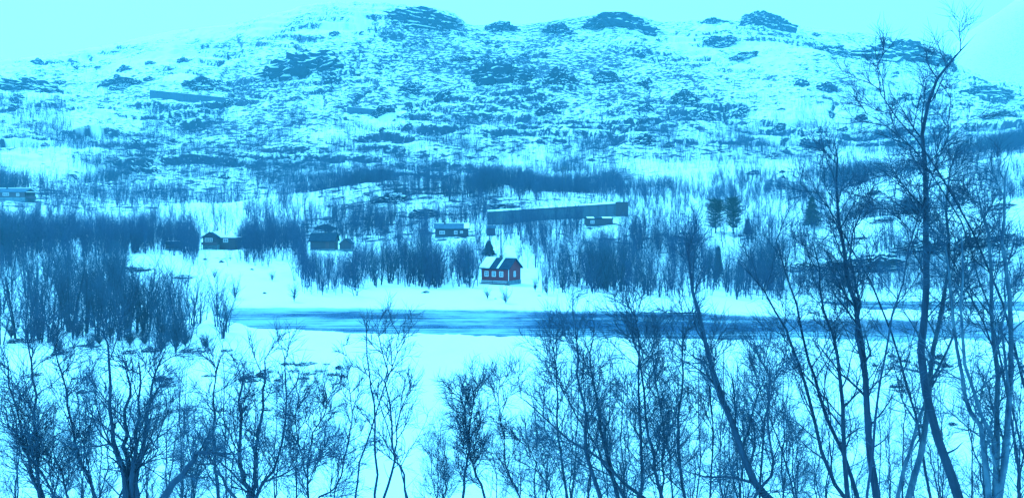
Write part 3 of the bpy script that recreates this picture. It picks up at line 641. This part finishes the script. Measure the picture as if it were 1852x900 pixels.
# ------------------------------------------------------------------ rocks
def rock(px, row, w, h, label, group=None, seed=0, m=None, name='rock_outcrop', cat='rock', flat=.0, Yo=None, deep=.8):
    """w,h are the outcrop's size in photo pixels, row is its lower edge"""
    if Yo: x, Y, z = (px-CX)/F*Yo, Yo, H1((px-CX)/F*Yo, Yo)
    else: x, Y, z = ground_at(px, row)
    sx = w/F*Y/2; sz = h/F*Y
    rs = np.random.RandomState(seed); sub = 5 if w > 45 else (4 if w > 12 else 3)
    bm = bmesh.new(); bmesh.ops.create_icosphere(bm, subdivisions=sub, radius=1)
    v = np.array([tuple(q.co) for q in bm.verts]); ox, oy, oz = rs.uniform(0, 50, 3)
    n1 = fbm(v[:, 0]*1.7+ox, v[:, 2]*1.7+v[:, 1]*1.3+oy, 4, 1, .6); n2 = fbm(v[:, 0]*5+oz, v[:, 2]*9+v[:, 1]*3, 3, 2, .6)
    v = np.sign(v)*np.abs(v)**np.array([.85, .6, .8])
    n3 = fbm(v[:, 0]*11+oy, v[:, 2]*14+v[:, 1]*7, 3, 3, .6); cr_ = np.abs(fbm(v[:, 0]*3.2+ox, v[:, 2]*1.1+v[:, 1]*2+oz, 3, 4))
    v = v*(1+.50*n1+.20*n2+.06*n3-.22*np.exp(-(cr_/.05)**2))[:, None]
    v[:, 2] = np.where(v[:, 2] < 0, v[:, 2], v[:, 2]*(1-.35*np.abs(v[:, 0])))
    # bedding ledges
    zz = v[:, 2]*4+n1*1.5; v[:, :2] *= (1+.13*(zz-np.floor(zz)-.5))[:, None]
    for q, c in zip(bm.verts, v): q.co = (c[0]*sx, c[1]*sx*deep, c[2]*sz)
    o = bmobj(name, bm, m or M_ROCK); o.location = (x, Y+sx*deep*.7, z+sz*.02)
    gx = H1(x+sx*.7, Y)-H1(x-sx*.7, Y); o.rotation_euler = (0, -math.atan2(gx, 1.4*sx), 0)
    return tag(o, label, cat, group)
big = [
 (548,140,200,52,'largest dark cliff of the mountain flank, with snow filled cracks, high on the left'),
 (48,163,120,22,'low dark rock dome at the left edge of the picture'),
 (766,44,135,30,'rounded rocky knob on the skyline left of the snow saddle'),
 (1122,48,128,26,'long dark rock cap on the skyline right of the snow saddle'),
 (1388,48,92,28,'small stepped rock summit standing up on the right part of the skyline'),
 (1640,110,156,40,'square ended dark cliff where the right ridge drops off'),
 (1512,96,60,14,'low dark ledge left of the square ended cliff'),
 (905,150,110,34,'layered rock face directly below the snow saddle'),
 (1010,150,60,26,'broken rock face right of the layered face'),
 (1098,148,50,20,'dark broken ledge below the long skyline cap'),
 (990,208,40,20,'upright dark rib of rock in the middle of the mountain'),
 (1168,160,36,18,'isolated dark boulder with snowy top on the upper slope'),
 (1012,60,52,18,'pale cracked crag beside the notch of the skyline'),
 (905,56,60,18,'cracked crag on the skyline just right of the saddle'),
 (745,168,52,22,'dark rock knot left of the layered face'),
 (800,178,40,14,'small double boulder below the dark rock knot'),
 (1278,214,30,13,'dark boulder at the upper edge of the woods'),
 (1340,212,36,12,'flat dark boulder beside the boulder at the upper wood edge'),
 (1452,156,30,13,'left one of two blocky boulders on the right slope'),
 (1498,166,34,18,'right and taller one of two blocky boulders on the right slope'),
 (1345,104,50,9,'thin dark ledge below the stepped summit'),
 (1290,42,50,10,'low rock cap on the skyline left of the stepped summit'),
 (1300,80,60,16,'cracked ledge between the summit and the upper slope'),
 (1240,182,50,18,'shattered rock knob below the isolated boulder'),
 (690,208,50,16,'dark rubble mound above the small snow shed'),
 (215,153,56,12,'low dark step above the long upper snow shed'),
 (365,158,70,14,'jagged ledges just above the long upper snow shed'),
 (840,112,46,9,'small ledge beneath the saddle'),
 (600,145,40,12,'low rock at the foot of the largest cliff'),
 (1790,168,90,14,'dark stepped rocks on the ridge falling to the right edge'),
 (1810,212,56,10,'low dark slabs below the falling ridge'),
 (700,366,64,16,'rocky hump on the snowy knoll above the barn'),
 (765,392,56,14,'dark rock between the barn and the dark cabin'),
 (905,380,70,12,'slanting dark slabs above the left end of the long snow shed'),
 (263,310,30,14,'dark rock at the foot of the narrow gully'),
 (1168,262,44,14,'jagged dark rock alone on the white slope above the woods'),
 (228,492,70,9,'long low dark slab on the snow left of the white slope'),
 (330,503,40,6,'flat dark stone on the white slope'),
 (1590,492,100,34,'undercut dark rock ledge at the left end of the ledge row'),
 (1510,490,80,18,'low dark ledge leading up to the undercut ledge'),
 (1450,490,52,11,'small dark ledge furthest left in the ledge row'),
 (1672,458,110,24,'long dark ledge behind the tallest foreground birch'),
 (1762,450,64,18,'short dark ledge right of the long ledge'),
 (1822,444,84,20,'dark ledge running out at the right edge'),
 (1790,480,80,7,'thin dark ledge low above the right bank'),
 (1582,352,26,8,'small dark rock on the white slope right of the spruce'),
 (1600,402,46,8,'low dark rock on the slope above the ledge row'),
 (1810,378,56,9,'flat snowy slabs above the right edge ledge'),
]
for i, (px, row, w, h, lb) in enumerate(big):
    rock(px, row, w, h*1.0, lb, None, 300+i, M_CLIFF if any(q in lb for q in ('largest dark', 'rock dome', 'square ended', 'ledge row', 'dark ledge', 'upright', 'dark boulder')) else None, deep=.55 if w > 60 else .8)
# scattered boulders on the mountain and stones poking through the near snow
rs = np.random.RandomState(5); cnt = 0
while cnt < 110:
    px = rs.uniform(20, 1840); row = rs.uniform(60, 330); x, Y, z = ground_at(px, row)
    if abs(HR-F*z/Y-row) > 8: continue
    if fbm(np.array([px/120.]), np.array([row/60.]), 2, 3)[0] < -.05: continue
    cnt += 1; w = rs.uniform(7, 26)
    reg = 'left' if px < 640 else ('middle' if px < 1200 else 'right')
    lb = {'left': 'small snow capped boulder scattered on the left part of the mountain', 'middle': 'small snow capped boulder scattered on the mountain below the saddle', 'right': 'small snow capped boulder scattered on the mountain side below the right ridge'}[reg]
    rock(px, row, w, w*rs.uniform(.25, .5), lb, 'boulders on the %s of the mountain' % reg, 500+cnt, name='boulder', cat='boulder')
stones = [(520,660,22,5),(545,662,26,6),(562,658,18,4),(530,672,20,4),(560,678,24,5),(575,672,26,4),(600,680,20,5),(612,668,14,6),(548,686,18,5),(470,684,26,9),(445,690,36,10),(480,674,24,6),(500,690,14,4),(590,660,12,3),(620,682,14,4)]
for i, (px, row, w, h) in enumerate(stones): rock(px, row, w, h, 'dark flat stone showing through the river snow left of the open snow', 'stones left of the open snow', 700+i, M_STONE, 'stone', 'stone')
for i, (px, row, w, h) in enumerate([(1614,645,14,4),(1640,655,16,5),(1585,663,12,4),(1625,702,22,6),(1700,650,26,9),(1712,664,24,8),(1415,672,10,4),(1725,770,14,5),(1690,658,18,6),(1630,710,14,4)]):
    rock(px, row, w, h, 'dark stone in the snow behind the right foreground birches', 'stones behind the right birches', 730+i, M_STONE, 'stone', 'stone')
for i, (px, row, w, h) in enumerate([(58,680,24,5),(52,683,12,4),(145,712,16,6),(135,686,14,4),(290,690,30,10),(300,700,26,8),(375,682,20,4),(310,745,30,4),(340,742,24,4),(400,745,18,4),(440,742,22,5),(480,742,24,5),(20,736,10,3),(408,636,24,4),(105,642,24,9),(230,640,22,6),(60,738,14,4),(270,636,30,9),(345,638,40,7),(30,620,40,8),(160,628,30,6)]):
    rock(px, row, w, h, 'dark stone in the snow behind the left foreground birches', 'stones behind the left birches', 760+i, M_STONE, 'stone', 'stone')
for i, (px, row, w, h) in enumerate([(854,503,7,4),(848,511,6,3),(896,541,5,2),(975,535,6,2),(478,531,8,3),(455,488,7,3),(400,475,10,4),(370,470,8,3),(1063,546,6,2),(770,530,14,4)]):
    rock(px, row, w, h, 'small stone poking out of the far bank snow', 'stones on the far bank', 800+i, M_STONE, 'stone', 'stone')

# ------------------------------------------------------------------ buildings
def window(root, x, y, z, w, h, axis='x', nm=1, sill=False):
    """framed window set 2 cm proud of a wall facing -y (axis x) or +x (axis y)"""
    def bx(bm, a0, a1, d0, d1, z0, z1):
        if axis == 'x': box(bm, x+a0, x+a1, y-d1, y-d0, z0, z1)
        else: box(bm, x+d0, x+d1, y+a0, y+a1, z0, z1)
    bm = bmesh.new(); t = .10
    bx(bm, -w/2-t, -w/2, .003, .06, z-t, z+h+t); bx(bm, w/2, w/2+t, .003, .06, z-t, z+h+t)
    bx(bm, -w/2, w/2, .003, .06, z+h, z+h+t); bx(bm, -w/2, w/2, .003, .08, z-t, z)
    for k in range(nm): c = -w/2+w*(k+1)/(nm+1); bx(bm, c-.03, c+.03, .02, .05, z, z+h)
    bx(bm, -w/2, w/2, .022, .048, z+h*.55, z+h*.55+.05)
    f = bmobj('window', bm, M_TRIM, root)
    bm = bmesh.new(); bx(bm, -w/2, w/2, .004, .018, z, z+h); bmobj('pane', bm, M_GLASS, f); return f
def house(name, label, cat, px, row, W_, Dp, he, hr, rz=0, wall=None, roof=None, base=.5, wins=(), gwins=(), chim=None, snow=None, ridge='x', Y=None, over=.35, dz=0, px_ref=True):
    """origin: front-left foot corner; long side W_ along local x faces the camera"""
    if Y: x = (px-CX)/F*Y; z = (HR-row)/F*Y
    else: x, Y, z = ground_at(px, row)
    z += dz; root = empty(name, (x, Y, z), rz, label, cat)
    m = wall; 
    bm = bmesh.new(); box(bm, -.06, W_+.06, -.06, Dp+.06, -2.2, base); bmobj('foundation', bm, M_BASE, root)
    bm = bmesh.new(); z0 = base+.003
    if ridge == 'x': prism(bm, [(0, z0), (Dp, z0), (Dp, he), (Dp/2, hr), (0, he)], 0, W_, 'x')
    else: prism(bm, [(0, z0), (W_, z0), (W_, he), (W_/2, hr), (0, he)], 0, Dp, 'y')
    bmobj('wall', bm, m, root)
    bm = bmesh.new(); th = .16; o = over
    span = Dp if ridge == 'x' else W_; s = (hr-he)/(span/2); ln = W_ if ridge == 'x' else Dp
    poly = [(-o, he-o*s+.01), (span/2, hr+.01), (span+o, he-o*s+.01), (span+o, he-o*s+th), (span/2, hr+th+.02), (-o, he-o*s+th)]
    prism(bm, poly, -o, ln+o, ridge); rf = bmobj('roof', bm, roof or M_FELT, root)
    for side, a0, a1, t in (snow or []):
        bm = bmesh.new(); c = span/2
        if side == 'f': pl = [(-o*.9, he-o*.9*s+th+.012), (c, hr+th+.03), (c, hr+th+t), (-o*.7, he-o*.7*s+th+t)]
        else: pl = [(span+o*.9, he-o*.9*s+th+.012), (c+.002, hr+th+.03), (c+.002, hr+th+t), (span+o*.7, he-o*.7*s+th+t)]
        prism(bm, pl, a0, a1, ridge); bmobj('roof_snow', bm, M_SNOW, rf)
    for (wx, wz, ww, wh, nm) in wins: window(root, wx, 0, wz, ww, wh, 'x', nm)
    for (wy, wz, ww, wh, nm) in gwins: window(root, W_, wy, wz, ww, wh, 'y', nm)
    for (cx_, cy_, cw, ch) in (chim or []):
        bm = bmesh.new(); box(bm, cx_-cw, cx_+cw, cy_-cw, cy_+cw, he, hr+ch); box(bm, cx_-cw-.06, cx_+cw+.06, cy_-cw-.06, cy_+cw+.06, hr+ch+.003, hr+ch+.12); bmobj('chimney', bm, M_BRICK, rf)
    return root
def add(root, name, m, boxes, parent=None):
    bm = bmesh.new()
    for b in boxes: box(bm, *b)
    return bmobj(name, bm, m, parent or root)
# red cabin: front 47px wide at ~142 m
r = house('red_cabin', 'small red wooden cabin with three white framed windows above the river bank', 'cabin', 871, 513, 5.3, 4.3, 2.75, 4.2, R(-29), M_RED, M_FELT, .62,
    wins=[(1.0, 1.35, .56, .72, 1), (2.45, 1.35, .56, .72, 1), (3.9, 1.35, .56, .72, 1)], gwins=[(2.1, 1.3, .5, .75, 1)], chim=[(2.75, 1.9, .20, .55)], snow=[('f', -.33, 1.7, .12), ('f', 3.15, 3.5, .07), ('b', -.33, 5.6, .16)])
add(r, 'verge_board', M_TRIM, [(5.305, 5.38, -.1, .0, .65, 2.7)]); add(r, 'railing', M_TRIM, [(-.05, 5.3, -.5, -.44, .50, .56), (-.05, 5.3, -.5, -.44, .22, .27)])
add(r, 'terrace', M_BROWN, [(-.1, 5.6, -.55, -.07, -.6, .10), (-.08, -.02, -.52, -.46, .1, .6), (2.4, 2.46, -.52, -.46, .1, .6), (5.24, 5.3, -.52, -.46, .1, .6)])
# gabled house at left
r = house('gabled_house', 'dark wooden house with white multi pane gable window among the left woods', 'house', 367, 451, 3.1, 5.5, 2.7, 3.7, 0, M_DARKW, M_FELT, 1.0, wins=[(1.3, 1.75, 1.5, .65, 3), (1.6, .1, .8, .3, 1)], chim=[(1.3, 3, .2, .3)], ridge='y', snow=[('b', 1.5, 5.6, .12)])
add(r, 'side_wing', M_DARKW, [(3.11, 6.7, 1.6, 5.2, -1.5, 2.55)]); add(r, 'wing_roof', M_SNOW, [(3.3, 6.9, 1.35, 5.4, 2.56, 2.75)])
window(r, 4.5, 1.6, 1.6, .9, .6, 'x', 1)
add(r, 'balcony', M_BROWN, [(-.1, 3.4, -.8, -.07, 1.0, 1.12), (-.1, 3.4, -.8, -.74, 1.12, 1.6), (-.08, .02, -.78, -.70, -1.2, .99), (3.2, 3.3, -.78, -.70, -1.2, .99)])
house('small_shed', 'small dark shed left of the gabled house', 'shed', 299, 452, 3.0, 2.5, 1.3, 1.7, R(4), M_DARKW, M_FELT, .3, over=.2, snow=[('b', 0, 3, .1)])
# barn
r = house('dark_barn', 'big dark barn with plain walls and lean-to above the birch clump', 'barn', 561, 453, 5.4, 4.6, 2.2, 3.75, R(2), M_DARKW, M_FELT, .3, chim=[(3.0, 2.3, .15, .3)])
add(r, 'door', M_BROWN, [(3.4, 4.2, -.05, -.003, .35, 1.9)])
r = house('lean_to_shed', 'lower dark gabled shed attached right of the barn', 'shed', 614, 453, 2.6, 4.0, 1.5, 2.55, R(2), M_DARKW, M_FELT, .3, ridge='y', over=.2)
# dark cabin in the middle
r = house('dark_cabin', 'long dark cabin with small white windows above the red cabin', 'cabin', 787, 431, 8.1, 4.5, 2.35, 3.35, R(3), M_DARKW, M_STEEL, .35, wins=[(1.7, 1.05, 1.1, .6, 2), (5.0, 1.05, .6, .65, 1), (6.4, 1.25, .5, .4, 1)], chim=[(2.3, 2.3, .2, .5)], snow=[('b', -.3, 8.4, .2), ('f', 7.0, 8.35, .1)])
# narrow hut
r = house('narrow_hut', 'narrow dark hut below the left end of the long snow shed', 'hut', 880, 427, 2.1, 2.2, 1.9, 2.35, 0, M_DARKW, M_STEEL, .2, over=.12)
# house at far left on the slope
r = house('slope_house', 'long brown house with porch on the slope at the left edge', 'house', -14, 361, 11.0, 5.5, 2.5, 3.6, R(-2), M_BROWN, M_STEEL, .7, wins=[(4.6, 1.35, 1.9, .8, 2), (8.6, 1.2, .8, .8, 1)], chim=[(3.3, 2.7, .25, .6)], snow=[('b', -.3, 11.3, .25)])
add(r, 'porch', M_BROWN, [(11.07, 14.6, .3, 4.6, .3, .55), (11.2, 11.3, .4, .5, .55, 2.3), (12.9, 13.0, .4, .5, .55, 2.3), (11.07, 13.1, .3, 4.4, 2.3, 2.42), (11.07, 14.6, .3, .36, .56, 1.2), (14.4, 14.5, .4, .5, -1.5, .3), (12.5, 12.6, .4, .5, -1.5, .3)])
add(r, 'porch_snow', M_SNOW, [(11.1, 13.15, .32, 4.5, 2.425, 2.6)])
# shed at the right end of the long wall
r = house('trackside_shed', 'dark flat roofed shed in front of the right end of the long snow shed', 'shed', 1061, 410, 6.8, 3.2, 2.0, 2.3, R(5), M_DARKW, M_FELT, .2, over=.15, wins=[(1.5, .9, .8, .6, 1)], snow=[('f', .2, 2.0, .08), ('f', 4.2, 6.6, .08)])
r = house('white_roofed_hut', 'small hut with snowy roof showing over the barn', 'hut', 569, 416, 5.8, 4.0, .55, 1.55, R(0), M_DARKW, M_FELT, .2, ridge='y', snow=[('f', -.4, 4.3, .3), ('b', -.4, 4.3, .3)], over=.5)
# snow sheds along the railway
def snow_shed(label, p0, p1, hpx0, hpx1, Y0, Y1, depth=5.):
    """p0,p1 = photo places of the foot of both ends"""
    a = P(p0[0], p0[1], Y0); b = P(p1[0], p1[1], Y1); ha = hpx0/F*Y0; hb = hpx1/F*Y1
    root = empty('snow_shed', a, 0, label, 'snow shed', 'wooden railway snow sheds'); d = (b-a); L = d.length; n = max(6, int(L/2.2))
    bk = Vector((-d.y, d.x, 0)).normalized()*depth
    if bk.y < 0: bk = -bk
    def quadstrip(bm, f0, f1, t):
        """front face slab following f0 (lower) and f1 (upper)"""
        A = []
        for i in range(n+1):
            u = i/n; A.append([bm.verts.new(q) for q in (f0(u), f1(u), f1(u)+t, f0(u)+t)])
        for i in range(n):
            for k in range(4): bm.faces.new([A[i][k], A[i+1][k], A[i+1][(k+1) % 4], A[i][(k+1) % 4]])
        bm.faces.new(A[0]); bm.faces.new(A[-1][::-1])
    h = lambda u: ha+(hb-ha)*u
    bm = bmesh.new(); quadstrip(bm, lambda u: d*u-Vector((0, 0, 1.5)), lambda u: d*u+Vector((0, 0, h(u))), bk.normalized()*.2); bmobj('plank_wall', bm, M_SHED, root)
    up = Vector((0, 0, .14)); nb = -bk.normalized()*.3
    bm = bmesh.new(); quadstrip(bm, lambda u: d*u+Vector((0, 0, h(u)+.004))+nb, lambda u: d*u+bk*.6+Vector((0, 0, h(u)+.35)), up); bmobj('roof', bm, M_SNOW, root)
    bm = bmesh.new()
    for i in range(n+1):
        c = d*(i/n)-bk.normalized()*.16; hh = h(i/n); w = .10
        bm2 = bmesh.new(); box(bm2, c.x-w, c.x+w, c.y-w, c.y+w, c.z-.9, c.z+hh-.02); me_ = D.meshes.new('t'); bm2.to_mesh(me_); bm2.free(); bm.from_mesh(me_); D.meshes.remove(me_)
    bmobj('posts', bm, M_SHED, root)
    return root, d, bk, h
rt, d_, bk_, h_ = snow_shed('longest snow shed with a plank wall running up to the right behind the red cabin', (882, 407), (1113, 391), 24, 23, ground_at(882, 407)[1], ground_at(1113, 391)[1])
e = d_+Vector((.01, 0, 0)); add(rt, 'portal', M_DARKW, [(e.x+.1, e.x+3.3, e.y-.5, e.y+5.2, e.z-1.6, e.z+h_(1)+.45), (e.x+2.2, e.x+3.3, e.y-.7, e.y-.41, e.z-1.2, e.z+h_(1)-.2)])
xa, Ya, za = ground_at(275, 178); xb, Yb, zb = ground_at(445, 184)
snow_shed('long snow shed high on the left mountain flank, below dark ledges', (271, 180), (440, 188), 17, 8, Ya-2, Ya+2)
xa, Ya, za = ground_at(640, 204)
snow_shed('short snow shed high on the mountain left of the middle', (628, 202), (692, 208), 9, 9, Ya-2, Ya)

# poles
def pole(px, row, h, label, arms=True, twin=0.):
    x, Y, z = ground_at(px, row); o = empty('power_pole', (x, Y, z), 0, label, 'power pole', 'power poles')
    for s in ((-1, 1) if twin else (0,)):
        t = np.array([[[s*twin, 0, -.5], [s*twin*.9, 0, h*.6], [s*twin*.8, 0, h], [s*twin*.8, 0, h+.02]]]); v, q, tr = tubes(t, np.array([[.16, .14, .12, .11]]), 8); link('post', npmesh('post', v, [q, tr]), M_POLE, o)
    add(o, 'crossarm', M_POLE, [(-max(.9, twin*1.5), max(.9, twin*1.5), -.07, .07, h*.9, h*.9+.14)]); return o
pole(1020, 350, 8.5, 'tall twin pole in the birch woods above the long snow shed', twin=.55)
pole(600, 405, 5.0, 'leaning A shaped pole behind the small snowy roofed hut', twin=.5)
pole(192, 180, 8., 'thin twin pole on the snow left of the long upper snow shed', twin=1.1)
pole(906, 460, 8.0, 'single thin pole on the slope right of the narrow hut')
print('done')
